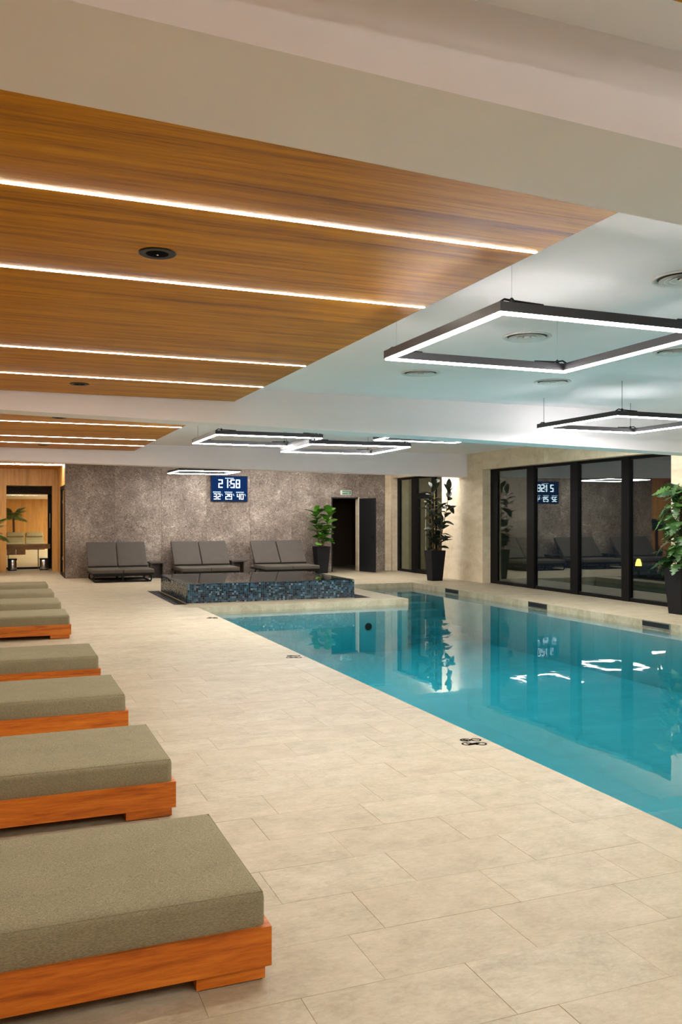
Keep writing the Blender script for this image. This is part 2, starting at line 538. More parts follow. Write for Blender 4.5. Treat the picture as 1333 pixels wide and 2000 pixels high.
# ------------------------------------------------------------------ raised whirlpool
tx0,ty0,tx1,ty1,tz = TUB
tub = empty('whirlpool_tub', ((tx0+tx1)/2,(ty0+ty1)/2,0))
tag(tub, 'raised square whirlpool clad in dark blue mosaic with brim-full still water', 'whirlpool')
def tubchild(mb, name, m, parent=None):
    o = mb.build(name, m, parent or tub)
    if parent is None or parent is tub:
        o.location = (-tub.location.x, -tub.location.y, -tub.location.z)
    return o
body = MB()
w = .16
body.box(tx0+.006,ty0+.006,0,tx1-.006,ty0+w,tz-.012); body.box(tx0+.006,ty1-w,0,tx1-.006,ty1-.006,tz-.012)
body.box(tx0+.006,ty0+w,0,tx0+w,ty1-w,tz-.012); body.box(tx1-w,ty0+w,0,tx1-.006,ty1-w,tz-.012)
body.box(tx0+w,ty0+w,0,tx1-w,ty1-w,.03)
tubchild(body, 'shell', M['ventdark'])
def mosaic_face(o, u, v, nrm, nu, nv, pal):
    mb = MB(); cols = []
    o, u, v, nrm = map(Vector, (o, u, v, nrm))
    su, sv = u/nu, v/nv
    g = .07
    for i in range(nu):
        for j in range(nv):
            a = o+su*(i+g)+sv*(j+g); b = a+su*(1-2*g); c = b+sv*(1-2*g); d = a+sv*(1-2*g)
            h = .005+random.uniform(-.0015,.0012)
            tl = Vector((random.uniform(-.001,.001),)*3)
            A = [p+nrm*h for p in (a,b,c,d)]
            n0 = len(mb.v)
            mb.v += [tuple(p) for p in (a,b,c,d)]+[tuple(p+tl*k) for k, p in enumerate(A)]
            mb.f += [(n0+4,n0+5,n0+6,n0+7),(n0,n0+1,n0+5,n0+4),(n0+1,n0+2,n0+6,n0+5),(n0+2,n0+3,n0+7,n0+6),(n0+3,n0,n0+4,n0+7)]
            c_ = random.choice(pal); k = random.uniform(.7,1.35)
            cols += [(c_[0]*k,c_[1]*k,c_[2]*k,1)]*5
    me = mb.mesh('mosaic_tiles'); me.materials.append(M['mosaic'])
    at = me.color_attributes.new('tint','FLOAT_COLOR','CORNER')
    i = 0
    for p in me.polygons:
        for li in p.loop_indices: at.data[li].color = cols[p.index]
    ob = link('mosaic_tiles', me, tub)
    ob.location = (-tub.location.x, -tub.location.y, -tub.location.z)
    tag(ob, kind='stuff'); return ob
PAL = [srgb(18,32,44), srgb(28,50,66), srgb(36,64,80), srgb(48,80,96), srgb(22,40,56), srgb(90,112,122), srgb(12,20,30), srgb(32,68,80)]
nv = 10
mosaic_face((tx0,ty0+.006,.001), (tx1-tx0,0,0), (0,0,tz-.011), (0,-1,0), 83, nv, PAL)
mosaic_face((tx0+.006,ty1,.001), (0,ty0-ty1,0), (0,0,tz-.011), (-1,0,0), 71, nv, PAL)
mosaic_face((tx1-.006,ty0,.001), (0,ty1-ty0,0), (0,0,tz-.011), (1,0,0), 71, nv, PAL)
mosaic_face((tx1,ty1-.006,.001), (tx0-tx1,0,0), (0,0,tz-.011), (0,1,0), 83, nv, PAL)
mosaic_face((tx0,ty0,tz-.012), (tx1-tx0,0,0), (0,.16,0), (0,0,1), 83, 4, PAL)
mosaic_face((tx0,ty1-.16,tz-.012), (tx1-tx0,0,0), (0,.16,0), (0,0,1), 83, 4, PAL)
tubw = MB().box(tx0+.004,ty0+.004,tz-.2,tx1-.004,ty1-.004,tz+.002)
tw = tubw.build('tub_water', M['tubwater'], tub); tw.location = (-tub.location.x, -tub.location.y, -tub.location.z)
inner = MB(); inner.box(tx0+w,ty0+w,tz-.30,tx1-w,ty1-w,tz-.205)
tubchild(inner, 'tub_floor', M['mosaic'] if False else M['ventdark'])
# overflow gutter round the tub: dark grating bars in a recess
px0,py0,px1,py1 = PIT
gut = empty('overflow_gutter', ((px0+px1)/2, (py0+py1)/2, -.06))
tag(gut, 'dark slatted overflow gutter in the floor around the mosaic whirlpool', 'gutter')
def gchild(mb, name, m):
    o = mb.build(name, m, gut); o.location = (-gut.location.x, -gut.location.y, -gut.location.z); return o
tray = MB(); tray.box(px0,py0,-.075,tx0-.004,py1,-.055); tray.box(tx0-.004,py0,-.075,tx1+.004,ty0-.004,-.055); tray.box(tx1+.004,py0,-.075,px1,py1,-.055)
gchild(tray, 'tray', M['black'])
sl = MB()
for i in range(7):
    x = px0+.012+i*.036; sl.box(x,py0+.004,-.03,x+.02,py1-.004,-.008)
for i in range(3):
    y = py0+.012+i*.042; sl.box(px0+.27,y,-.03,px1-.33,y+.024,-.008)
for i in range(8):
    x = px1-.32+i*.038; sl.box(x,py0+.004,-.03,x+.022,py1-.004,-.008)
for y in (py0+.3, py0+1.2, py0+2.1, py0+2.9):
    sl.box(px0+.004,y,-.055,px0+.26,y+.02,-.03); sl.box(px1-.32,y,-.055,px1-.004,y+.02,-.03)
for x in (px0+.6, px0+1.8, px0+2.9):
    sl.box(x,py0+.004,-.055,x+.02,py0+.125,-.03)
tag(gchild(sl, 'grating', M['black']), kind='stuff')

# ------------------------------------------------------------------ ceiling, beams, wood panels
ce = MB().box(XL,YN,ZC,XR+.4,YB+.1,ZC+.2).build('ceiling', M['white'])
tag(ce, 'white plaster ceiling over the pool hall', kind='structure')

def beam(y0, y1, z_at0, slope, lab):
    mb = MB(); za, zb = z_at0+slope*XL, z_at0+slope*XR
    mb.v = [(XL,y0,za),(XR,y0,zb),(XR,y1,zb),(XL,y1,za),(XL,y0,ZC),(XR,y0,ZC),(XR,y1,ZC),(XL,y1,ZC)]
    mb.f = [(0,3,2,1),(4,5,6,7),(0,1,5,4),(1,2,6,5),(2,3,7,6),(3,0,4,7)]
    tag(mb.build('ceiling_beam', M['white']), lab, 'beam', kind='structure')
beam(2.27,2.83,2.90,-.033,'white ceiling beam nearest the camera, before the large wood panel')
beam(10.24,10.66,2.78,-.023,'white ceiling beam between the two wood ceiling panels')
beam(18.85,19.3,2.745,-.0147,'farthest white ceiling beam in front of the mottled stone wall')

ZP = 2.99
def wood_panel(y0, y1, leds, lab, ledlabs, x0=XL+.02, x1=2.63):
    r = empty('wood_ceiling_panel', ((x0+x1)/2, (y0+y1)/2, ZC))
    tag(r, lab, 'ceiling panel', kind='structure')
    lw = .013
    cuts = sorted([y0]+[l for l in leds]+[y1])
    def ch(mb, name, m):
        o = mb.build(name, m, r); o.location = (-r.location.x, -r.location.y, -r.location.z); return o
    for a, b in zip(cuts[:-1], cuts[1:]):
        a2 = a+(lw if a in leds else 0); b2 = b-(lw if b in leds else 0)
        k = max(1, round((b2-a2)/.62))
        for i in range(k):
            s, t = a2+(b2-a2)*i/k, a2+(b2-a2)*(i+1)/k
            ch(MB().box(x0,s+.0008,ZP,x1,t-.0008,ZP+.03), 'ceiling_board', M['woodceil'])
    ch(MB().box(x0,y0,ZP+.03,x1,y1,ZC-.001), 'backing', M['white'])
    for l, ll in zip(leds, ledlabs):
        q = MB().box(x0+.05,l-lw+.002,ZP-.003,x1-.006,l+lw-.002,ZP+.028).build('led_line', M['warm'])
        tag(q, ll, 'light', 'warm LED lines in the wood ceilings')
LD = (1.24,2.63,5.04,6.33)
wood_panel(2.86, 10.19, [10.19-d for d in LD], 'large oak ceiling panel with four light lines above the near loungers',
  ['warm light line closest to the far edge of the large oak ceiling panel','warm light line second from the far edge of the large oak ceiling panel',
   'warm light line just behind the near black ceiling speaker','warm light line nearest the camera in the large oak ceiling panel'])
wood_panel(10.69, 18.6, [18.5-d for d in LD], 'small-looking far oak ceiling panel between the second and third beams',
  ['warm light line closest to the far edge of the far oak ceiling panel','warm light line second from the far edge of the far oak ceiling panel',
   'warm light line nearest the camera visible in the far oak panel','warm light line hidden behind the second beam'])
wood_panel(YN+.05, 1.84, [1.84-d for d in LD], 'oak ceiling panel overhead whose corner shows at the top right',
  ['warm light line overhead, first before the near beam','warm light line overhead, second before the near beam','warm light line overhead behind the camera','warm light line overhead farthest behind the camera'])

wood_panel(19.36, 23.3, [20.2, 21.9], 'added oak ceiling panel out of view behind the farthest beam',
  ['added warm light line out of view behind the farthest beam','added warm light line closest to the stone wall, out of view behind the farthest beam'])  # panel and light lines added out of view to brighten the stone wall

# round black ceiling speakers
for y, lab in ((4.6,'large-looking round black speaker in the near oak ceiling'), (9.43,'round black speaker near the far edge of the large oak panel'),
               (12.75,'round black speaker at the near edge of the far oak panel'), (17.75,'smallest round black speaker at the far edge of the far oak panel')):
    r = empty('ceiling_speaker', (.77, y, ZP)); tag(r, lab, 'speaker', 'round speakers in the wood ceilings')
    MB().lathe([(.098,.0),(.10,-.004),(.094,-.007),(.085,-.006)], 36).build('rim', M['black'], r, True)
    MB().lathe([(.085,-.004),(.05,-.0068),(.01,-.0072)], 36).build('grille', M['grille'], r, True)
    MB().lathe([(.006,-.007),(.006,-.011),(.003,-.012)], 10).build('pin', M['steel'], r)

# round white air diffusers
def diffuser(px, py, lab):
    d = F_PX*(ZC-CAM_H)/(HOR-py); t = (px-666.5)/F_PX
    x = d*(math.sin(YAW)+t*math.cos(YAW)); y = d*(math.cos(YAW)-t*math.sin(YAW))
    r = empty('air_diffuser', (x, y, ZC)); tag(r, lab, 'air vent', 'round white ceiling vents')
    MB().lathe([(.205,0),(.21,-.006),(.20,-.014),(.175,-.006),(.172,.0)], 40).build('rim', M['vent'], r, True)
    MB().lathe([(.17,-.001),(.02,-.0015)], 40).build('recess', M['ventdark'], r)
    for i, q in enumerate((.145,.108,.072)):
        MB().lathe([(q-.026,-.004),(q+.012,-.016),(q+.016,-.016),(q+.012,-.012),(q-.024,-.002)], 40).build('ring', M['vent'], r, True)
    MB().lathe([(.03,-.002),(.034,-.014),(.02,-.018)], 24).build('hub', M['vent'], r, True)
for a in ((1030,657,'round white air vent framed inside the nearest square lamp'), (822,728,'round white air vent left of and beyond the nearest square lamp'),
          (1080,745,'round white air vent above the second square lamp'), (1338,543,'round white air vent cut by the right edge of the picture'),
          (1322,686,'faint round white air vent inside the nearest lamp by the right edge')):
    diffuser(*a)

# ------------------------------------------------------------------ hanging square lamps
def square_lamp(x0, y0, side, z, lab, rz=0.0, wr=.0022):
    r = empty('square_pendant_lamp', (x0+side/2, y0+side/2, z), rz)
    tag(r, lab, 'lamp', 'hanging square LED lamps')
    h, w, H = side/2, .052, .066
    B = [(-h,-h,h,-h+w),(-h,h-w,h,h),(-h,-h+w,-h+w,h-w),(h-w,-h+w,h,h-w)]
    for i, (a,b,c,d) in enumerate(B):
        MB().box(a,b,.010,c,d,H).build('bar', M['alu'], r)
        ins = .009
        MB().box(a+ins,b+ins,-.002,c-ins,d-ins,.0098).build('diffuser', M['cool'], r)
    for sx, sy in ((-1,-1),(1,-1),(-1,1),(1,1)):
        px, py = sx*(h-.09), sy*(h-w/2)
        MB().tube([(px,py,H),(px,py,ZC-z)], wr, 6).build('wire', M['alu'], r)
        MB().lathe([(.014,H),(.014,H+.02),(.006,H+.03)], 10, px, py).build('clip', M['black'], r)
        MB().tube([(sx*(h-.02),sy*(h-.05),H+.002),(sx*(h-.05),sy*(h-.04),H+.022),(sx*(h-.12),sy*(h-.025),H+.012),(sx*(h-.30),sy*(h-.025),H+.006)], .007, 6).build('cable', M['black'], r)
    return r
square_lamp(2.60, 4.17, 1.58, 2.74, 'nearest square lamp hanging over the pool edge beside the oak panel', 0.0, .0006)
square_lamp(6.52, 7.99, 1.58, 2.74, 'square lamp hanging at the right edge of the picture in front of the beam', 0.0, .003)
square_lamp(2.79, 11.86, 1.60, 2.74, 'leftmost of the square lamps just beyond the second beam')
square_lamp(4.17, 11.72, 1.60, 2.64, 'middle square lamp beyond the second beam, overlapping its left neighbour', math.radians(-2.5))
square_lamp(5.92, 11.96, 1.58, 2.90, 'right-hand square lamp beyond the second beam, mostly hidden by it')
square_lamp(3.98, 20.72, 1.52, 2.70, 'farthest square lamp hanging above the wall clock')
square_lamp(6.52, -1.2, 1.58, 2.74, 'added square lamp out of view behind the camera over the pool')  # added out of view to brighten the near bay
square_lamp(2.9, -0.9, 1.58, 2.74, 'added square lamp out of view beside the camera over the pool edge')  # added out of view to light the face of the near beam
square_lamp(7.95, 11.15, 1.58, 2.94, 'added square lamp hidden above the second beam near the tall windows')  # added behind the beam to brighten the right wall and window jamb
square_lamp(9.0, 19.36, 1.38, 2.985, 'added square lamp hidden behind the farthest beam near the rubber plant')  # added behind the beam to lighten the pilaster and far corner
square_lamp(6.3, 20.7, 1.58, 2.985, 'added square lamp hidden behind the farthest beam above the right daybed')  # added behind the beam to lift the back wall brightness

# ------------------------------------------------------------------ walls
wl = MB().box(XL-.2,YN,0,XL,53.2,ZC).build('wall_left', M['woodwall']); tag(wl, 'oak wall behind the loungers', kind='structure')
wn = MB().box(XL-.2,YN-.2,0,XR+.6,YN,ZC).build('wall_rear', M['woodwall']); tag(wn, 'oak wall behind the camera', kind='structure')

# back wall with mottled stone panels
DX0, DX1, DZ = 8.92, 9.79, 2.16
wb = MB()
wb.box(1.56,YB+.012,0,DX0,YB+.2,ZC); wb.box(DX0,YB+.012,DZ,DX1,YB+.2,ZC); wb.box(DX1,YB+.012,0,XR+.4,YB+.2,ZC)
wb = wb.build('wall_back', M['brown']); tag(wb, 'far wall clad in mottled brown stone panels', kind='structure')
xs = [1.56,2.80,4.03,5.26,6.49,7.71,8.92]
for a, b in zip(xs[:-1], xs[1:]):
    MB().box(a+.003,YB,0.0,b-.003,YB+.012,ZC).build('stone_panel', M['stonewall'], wb)
MB().box(DX0+.003,YB,DZ+.0,DX1-.003,YB+.012,ZC).build('stone_panel', M['stonewall'], wb)
MB().box(DX1+.003,YB,0,10.62,YB+.012,ZC).build('stone_panel', M['stonewall'], wb)
MB().box(10.622,YB,0,XR+.2,YB+.012,ZC).build('travertine_panel', M['trav'], wb)

# right wall: openings for the tall windows and the glazed door
W0, W1, WH = 11.83, 18.12, 2.735
G0, G1, GH = 20.18, 23.30, 2.735
wr = MB()
for a, b, z0, z1 in ((YN,W0,0,ZC),(W0,W1,WH,ZC),(W1,G0,0,ZC),(G0,G1,GH,ZC),(G1,YB,0,ZC)):
    wr.box(XR+.012,a,z0,XR+.4,b,z1)
wr = wr.build('wall_right', M['trav']); tag(wr, 'beige travertine wall with dark framed windows', kind='structure')
def wall_tiles(y0, y1, zs, step):
    k = max(1, round((y1-y0)/step))
    for i in range(k):
        for z0, z1 in zip(zs[:-1], zs[1:]):
            a, b = y0+(y1-y0)*i/k, y0+(y1-y0)*(i+1)/k
            MB().box(XR,a+.0012,z0+.0012,XR+.012,b-.0012,z1-.0012).build('wall_tile', M['trav'], wr)
wall_tiles(W1, G0, [0,1.62,ZC], 1.03)
wall_tiles(W0, W1, [WH,ZC], 1.2)
wall_tiles(G0, G1, [GH,ZC], 1.2)
wall_tiles(YN, W0, [0,1.62,ZC], 1.2)

def frame_unit(name, x, y0, y1, z0, z1, posts, m, transom=None, lab='', gname='glass'):
    """dark framed glazing in the plane X = x; posts: (y0, y1, proud)"""
    r = empty(name, (x,(y0+y1)/2,z0)); tag(r, lab, kind='structure')
    def ch(mb, nm, mm):
        o = mb.build(nm, mm, r); o.location = (-r.location.x,-r.location.y,-r.location.z); return o
    ch(MB().box(x,y0,z0,x+.07,y1,z0+.07), 'sill_rail', m); ch(MB().box(x,y0,z1-.06,x+.07,y1,z1), 'head_rail', m)
    for a, b, p in posts: ch(MB().box(x-p,a,z0+.07*(p == 0),x+.07,b,z1-.06*(p == 0)), 'mullion', m)
    ps = sorted(posts)
    for p, q in zip(ps[:-1], ps[1:]):
        ch(MB().box(x+.03,p[1],z0+.07,x+.045,q[0],z1-.06), 'pane', M['glass'])
        ch(MB().box(x+.01,p[1],z0+.07,x+.028,p[1]+.022,z1-.06), 'bead', M['steel' if False else 'dark'])
    return r
def yon(u, x):
    t = (u-666.5)/F_PX
    return x*(math.cos(YAW)-t*math.sin(YAW))/(math.sin(YAW)+t*math.cos(YAW))
XG = 11.02
posts = [(yon(972,XG),W1,0)]
for a, b in ((1031,1045),(1116,1130.5),(1216,1231)): posts.append((yon(b,XG), yon(a,XG), .02))
posts.append((W0, W0+.10, 0))
frame_unit('window_1', XG, W0, W1, 0, WH, posts, M['dark'], lab='four tall dark framed windows reflecting the hall at night')
gd = frame_unit('window_2', XG-.04, G0, G1, 0, GH, [(G1-.16,G1,0),(22.02,22.30,.03),(20.92,21.12,0),(G0,G0+.1,0)], M['dark'],
           lab='dark framed glazed door and side light near the far corner')
def gch(mb, nm, mm):
    o = mb.build(nm, mm, gd); o.location = (-gd.location.x,-gd.location.y,-gd.location.z); return o
gch(MB().box(XG-.075,21.12,2.10,XG+.03,22.02,2.26), 'transom', M['dark'])
gch(MB().box(XG-.065,21.90,.02,XG+.02,22.02,2.10), 'door_stile', M['dark']); gch(MB().box(XG-.065,21.12,.02,XG+.02,21.22,2.10), 'door_stile', M['dark'])
gch(MB().box(XG-.065,21.22,.02,XG+.02,21.90,.12), 'door_rail', M['dark'])
gch(MB().tube([(XG-.12,21.3,.3),(XG-.12,21.3,1.9)], .015, 8), 'pull_handle', M['steel'])
# lit vestibule behind the glazed door
vs = MB(); vs.box(XR+.4,G0-.6,-.1,13.2,YB+.4,0); vs.box(13.0,G0-.6,0,13.2,YB+.4,2.9); vs.box(XR+.4,YB+.2,0,13.0,YB+.4,2.9); vs.box(XR+.4,G0-.8,0,13.0,G0-.6,2.9); vs.box(XR+.4,G0-.6,2.9,13.2,YB+.4,3.0)
tag(vs.build('wall_vestibule', M['trav']), 'pale vestibule seen through the glazed door', kind='structure')
vl = MB().box(11.9,21.4,2.87,12.5,22.0,2.899).build('fill_lamp', emit('vestibule_fill_glow', (1,.9,.6,1), 2.5)); tag(vl, 'added square lamp lighting the vestibule behind the glazed door', 'lamp')  # lamp added out of sight to light the vestibule
# terrace outside the tall windows with a lantern made up for a yellow glow
terr = MB().box(XR+.4,W0-6,-.12,26,G0-.8,-.02).build('floor_terrace', plain('dark_terrace', srgb(34,34,36), .8, .2)); tag(terr, 'dark terrace outside the windows', kind='structure')
gl = empty('glow_lantern', (14.0,16.4,-.02)); tag(gl, 'made-up yellow lantern for the small glow in the rightmost window pane', 'lamp')
MB().lathe([(.10,0),(.10,.02),(.02,.03),(.02,.46)], 16).build('stand', M['black'], gl)
MB().lathe([(.075,.46),(.062,.54),(.035,.62),(.01,.625)], 20).build('shade', M['lantern'], gl, True)

# ------------------------------------------------------------------ door in the back wall
d1 = empty('door_1', (DX1-.02, YB-.005, 0)); tag(d1, 'dark grey door standing open beside the fig tree planter', kind='structure')
fr = MB()
def dch(mb, nm, mm):
    o = mb.build(nm, mm, d1); o.location = (-d1.location.x,-d1.location.y,0); return o
dch(MB().box(DX0-.0,YB-.006,0,DX0+.035,YB+.2,DZ), 'jamb', M['black'])
dch(MB().box(DX1-.035,YB-.006,0,DX1,YB+.2,DZ), 'jamb', M['trav'])
dch(MB().box(DX0+.035,YB-.006,DZ-.035,DX1-.035,YB+.2,DZ), 'head', M['black'])
leaf = MB().box(0,-.02,.01,.80,.025,DZ-.03).build('leaf', M['doorpanel'], d1)
leaf.location = (.03,-.02,0); leaf.rotation_euler = (0,0,math.radians(-79))
hd = MB().tube([(.73,.02,1.02),(.73,.07,1.02),(.60,.07,1.02)], .011, 8); hd.tube([(.73,-.02,1.02),(.73,-.07,1.02),(.60,-.07,1.02)], .011, 8)
hd.box(.715,-.028,.92,.745,-.02,1.08)
hd.build('handle', M['black'], leaf)
nr = MB(); nr.box(DX0-1.0,26.4,0,DX1+1.0,26.6,2.6); nr.box(DX0-1.2,YB+.2,0,DX0-1.0,26.6,2.6); nr.box(DX1+1.0,YB+.2,0,DX1+1.2,26.6,2.6); nr.box(DX0-1.2,YB+.2,2.6,DX1+1.2,26.6,2.7)
nr.box(DX0+.30,25.0,0,DX0+.42,26.4,2.6)
tag(nr.build('wall_store', M['brown']), 'dim brown room behind the open door', kind='structure')

# exit sign
sg = empty('exit_sign', (9.36,YB,2.30)); tag(sg, 'small green exit sign above the open door', 'sign')
MB().box(-.165,-.03,-.065,.165,0,.065).build('case', M['exitwhite'], sg)
MB().box(-.12,-.033,-.055,.155,-.03,.055).build('face', M['exitgreen'], sg)
try:
    cu = bpy.data.curves.new('lettering','FONT'); cu.body = 'ВИХІД'; cu.size = .072; cu.align_x = 'CENTER'; cu.align_y = 'CENTER'; cu.extrude = .001
    tob = bpy.data.objects.new('tmp', cu); COL.objects.link(tob)
    bpy.context.view_layer.update()
    me = bpy.data.meshes.new_from_object(tob.evaluated_get(bpy.context.evaluated_depsgraph_get()))
    bpy.data.objects.remove(tob); me.materials.clear(); me.materials.append(M['exitwhite'])
    t_ = link('lettering', me, sg, (-.005,-.0345,0)); t_.rotation_euler = (math.pi/2,0,0)
except Exception as ex:
    print('sign text skipped', ex)

# ------------------------------------------------------------------ wall clock / temperature display
ck = empty('wall_clock', (5.885,YB,2.37)); tag(ck, 'black digital wall clock with glowing white time and temperature digits', 'clock')
MB().box(-.52,-.05,-.355,.52,0,.355).build('housing', M['black'], ck)
MB().box(-.505,-.053,-.34,.505,-.05,.34).build('screen', M['screen'], ck)
SEG = {'0':'abcdef','1':'bc','2':'abged','3':'abgcd','4':'fgbc','5':'afgcd','8':'abcdefg','9':'abcdfg'}
def digit(ch, x, z, w, h, t, m):
    mb = MB(); y0, y1 = -.058, -.053
    S = {'a':(x,z+h-t,x+w,z+h),'d':(x,z,x+w,z+t),'g':(x,z+h/2-t/2,x+w,z+h/2+t/2),'f':(x,z+h/2,x+t,z+h),'b':(x+w-t,z+h/2,x+w,z+h),'e':(x,z,x+t,z+h/2),'c':(x+w-t,z,x+w,z+h/2)}
    for k in SEG[ch]:
        a, b, c, d = S[k]; mb.box(a+.003,y0,b+.003,c-.003,y1,d-.003)
    mb.build('digit', m, ck)
for ch, x in (('2',-.31),('1',-.155),('5',.03),('8',.18)): digit(ch, x, .0+.02, .12, .235, .03, M['digit'])
MB().box(-.0,-.058,.18,.016,-.053,.205).box(-.0,-.058,.08,.016,-.053,.105).build('colon', M['digit'], ck)
for x, s in ((-.44,'32'),(-.115,'29'),(.21,'40')):
    for i, ch in enumerate(s): digit(ch, x+i*.105, -.30, .085, .165, .023, M['digit'])
    MB().box(x+.215,-.058,-.165,x+.235,-.053,-.145).box(x+.235,-.058,-.20,x+.247,-.053,-.17).build('unit_mark', M['caption'], ck)
    mb = MB(); q = x-.02
    for i in range(8): mb.box(q+i*.028,-.057,-.108,q+i*.028+.019,-.053,-.085)
    mb.build('caption', M['caption'], ck)
mb = MB()
for i in range(9): mb.box(-.12+i*.028,-.057,.275,-.12+i*.028+.018,-.053,.297)
mb.build('caption', M['caption'], ck)

# ------------------------------------------------------------------ corridor on the far left
YC = 26.6
cc = MB().box(XL,YB+.1,2.985,1.56,YC+1.6,3.15).build('ceiling_corridor', M['woodceil']); tag(cc, 'oak ceiling of the corridor at far left', kind='structure')
ll = MB().box(XL+.1,24.2,2.968,1.54,24.32,2.984).build('led_line', M['warm']); tag(ll, 'broad warm light line over the corridor at far left', 'light', 'warm LED lines in the wood ceilings')
wc = MB(); wc.box(XL,YC,0,.16,YC+.25,2.985); wc.box(.16,YC,2.50,1.41,YC+.25,2.985); wc.box(1.41,YC,0,1.56,YC+.25,2.985)
wc = wc.build('wall_corridor', M['woodwall']); tag(wc, 'oak boarded wall around the far left doorway', kind='structure')
for x in [XL+i*.3 for i in range(8)]: 
    MB().box(x+.002,YC-.012,0,min(x+.298,.158),YC,2.984).build('wall_board', M['woodwall'], wc)
for i in range(4): MB().box(.162+i*.3125,YC-.012,2.50,.162+(i+1)*.3125-.004,YC,2.984).build('wall_board', M['woodwall'], wc)
MB().box(1.414,YC-.012,0,1.558,YC,2.984).build('wall_board', M['woodwall'], wc)
ws = MB(); ws.box(1.56,YB+.2,0,1.76,23.62,2.985); ws.box(1.56,25.25,0,1.76,YC+.25,2.985); ws.box(1.56,23.62,2.43,1.76,25.25,2.985)
ws = ws.build('wall_corridor_side', M['woodwall']); tag(ws, 'oak side wall of the corridor with a narrow glass door', kind='structure')
d3 = empty('door_3', (1.56,24.43,0)); tag(d3, 'narrow dark framed glass door in the corridor side wall', kind='structure')
def d3c(mb, nm, mm):
    o = mb.build(nm, mm, d3); o.location = (-1.56,-24.43,0); return o
for a, b in ((23.62,23.74),(25.13,25.25)): d3c(MB().box(1.55,a,0,1.62,b,2.43), 'stile', M['dark'])
d3c(MB().box(1.55,23.74,2.33,1.62,25.13,2.43), 'rail', M['dark']); d3c(MB().box(1.55,23.74,0,1.62,25.13,.08), 'rail', M['dark'])
d3c(MB().box(1.58,23.74,.08,1.59,25.13,2.33), 'pane', M['glass'])
for z in (.45, 1.95): d3c(MB().box(1.535,24.1,z,1.55,24.16,z+.09), 'hinge', M['steel'])
# glass door with dark frame at the end of the doorway
YD = 28.05
d2 = empty('door_2', (.785,YD,0)); tag(d2, 'dark framed glass door leading to the far lounge', kind='structure')
def d2c(mb, nm, mm):
    o = mb.build(nm, mm, d2); o.location = (-.785,-YD,0); return o
d2c(MB().box(.0,YD,2.28,1.62,YD+.08,2.60), 'header', M['tabledark']); d2c(MB().box(1.355,YD,0,1.62,YD+.08,2.28), 'stile', M['dark']); d2c(MB().box(.0,YD,0,.12,YD+.08,2.28), 'stile', M['dark'])
d2c(MB().box(.12,YD,0,1.355,YD+.06,.06), 'rail', M['dark'])
d2c(MB().box(.12,YD+.03,.06,1.355,YD+.042,2.28), 'pane', M['clear'])
d2c(MB().tube([(1.42,YD-.05,1.25),(1.42,YD-.05,1.70)], .02, 10), 'pull_handle', M['steel'])
wp = MB(); wp.box(-.1,YC+.25,0,.16,YD+.1,2.6); wp.box(1.56,YC+.25,0,1.82,YD+.1,2.6); wp.box(-.1,YC+.25,2.50,1.8,YD,2.98)
tag(wp.build('wall_portal', M['tabledark']), 'dark passage lining of the far left doorway', kind='structure')
# far lounge beyond it
far = MB(); far.box(XL,52.8,0,5.4,53.2,2.6); far.box(5.2,YD+.1,0,5.4,52.8,2.6)
tag(far.build('wall_lounge', M['woodwall']), 'oak wall at the end of the far lounge', kind='structure')
fc = MB().box(XL,YD+.1,2.6,5.4,53.2,2.75).build('ceiling_lounge', M['white']); tag(fc, 'white ceiling of the far lounge', kind='structure')
fs = MB(); fs.box(XL,YD+.0,0,-.1,YD+.1,2.6); fs.box(1.82,YD,0,5.4,YD+.1,2.6)
tag(fs.build('wall_lounge_front', M['woodwall']), 'front wall of the far lounge', kind='structure')
M['farfill'] = emit('lounge_fill_glow', (1,.87,.62,1), 16.0)
for y, wl_ in ((33.0,'nearest'), (38.5,'second from'), (44.0,'third from'), (49.5,'farthest from')):
    q = MB().box(3.6,y-1.8,2.57,3.9,y+1.8,2.599).build('fill_lamp', M['farfill']); tag(q, 'added long lamp lighting the far lounge, '+wl_+' the glass door', 'lamp', 'added lamps of the far lounge')  # lamps added off to the side to keep the lounge floor bright

cs = empty('console_table', (.8,27.75,0)); tag(cs, 'brown wooden console board across the far left doorway', 'table')
MB().box(-.63,-.22,.63,.60,.22,.77).build('top', M['consolewood'], cs)
MB().box(-.62,-.20,.46,-.10,.20,.63).build('drawer', M['consolewood'], cs)
MB().box(-.375,-.215,.47,-.36,-.20,.62).build('drawer_pull', M['steel'], cs)
for x in (-.58, .27):
    MB().tube([(x,.12,.0),(x,.12,.64)], .014, 8).build('leg', M['steel'], cs)
for x, lab in ((.33,'left metal bin under the console in the far left doorway'), (1.22,'right metal bin under the console in the far left doorway')):
    b = empty('waste_bin', (x,27.45,0)); tag(b, lab, 'bin', 'metal bins in the far doorway')
    MB().lathe([(.12,0),(.125,.02),(.13,.33),(.125,.335)], 24).build('body', M['steel'], b, True)
    MB().lathe([(.132,.31),(.134,.35),(.118,.352)], 24).build('rim', M['black'], b, True)
    MB().lathe([(.128,0),(.128,.03),(.12,.031)], 24).build('foot', M['black'], b, True)

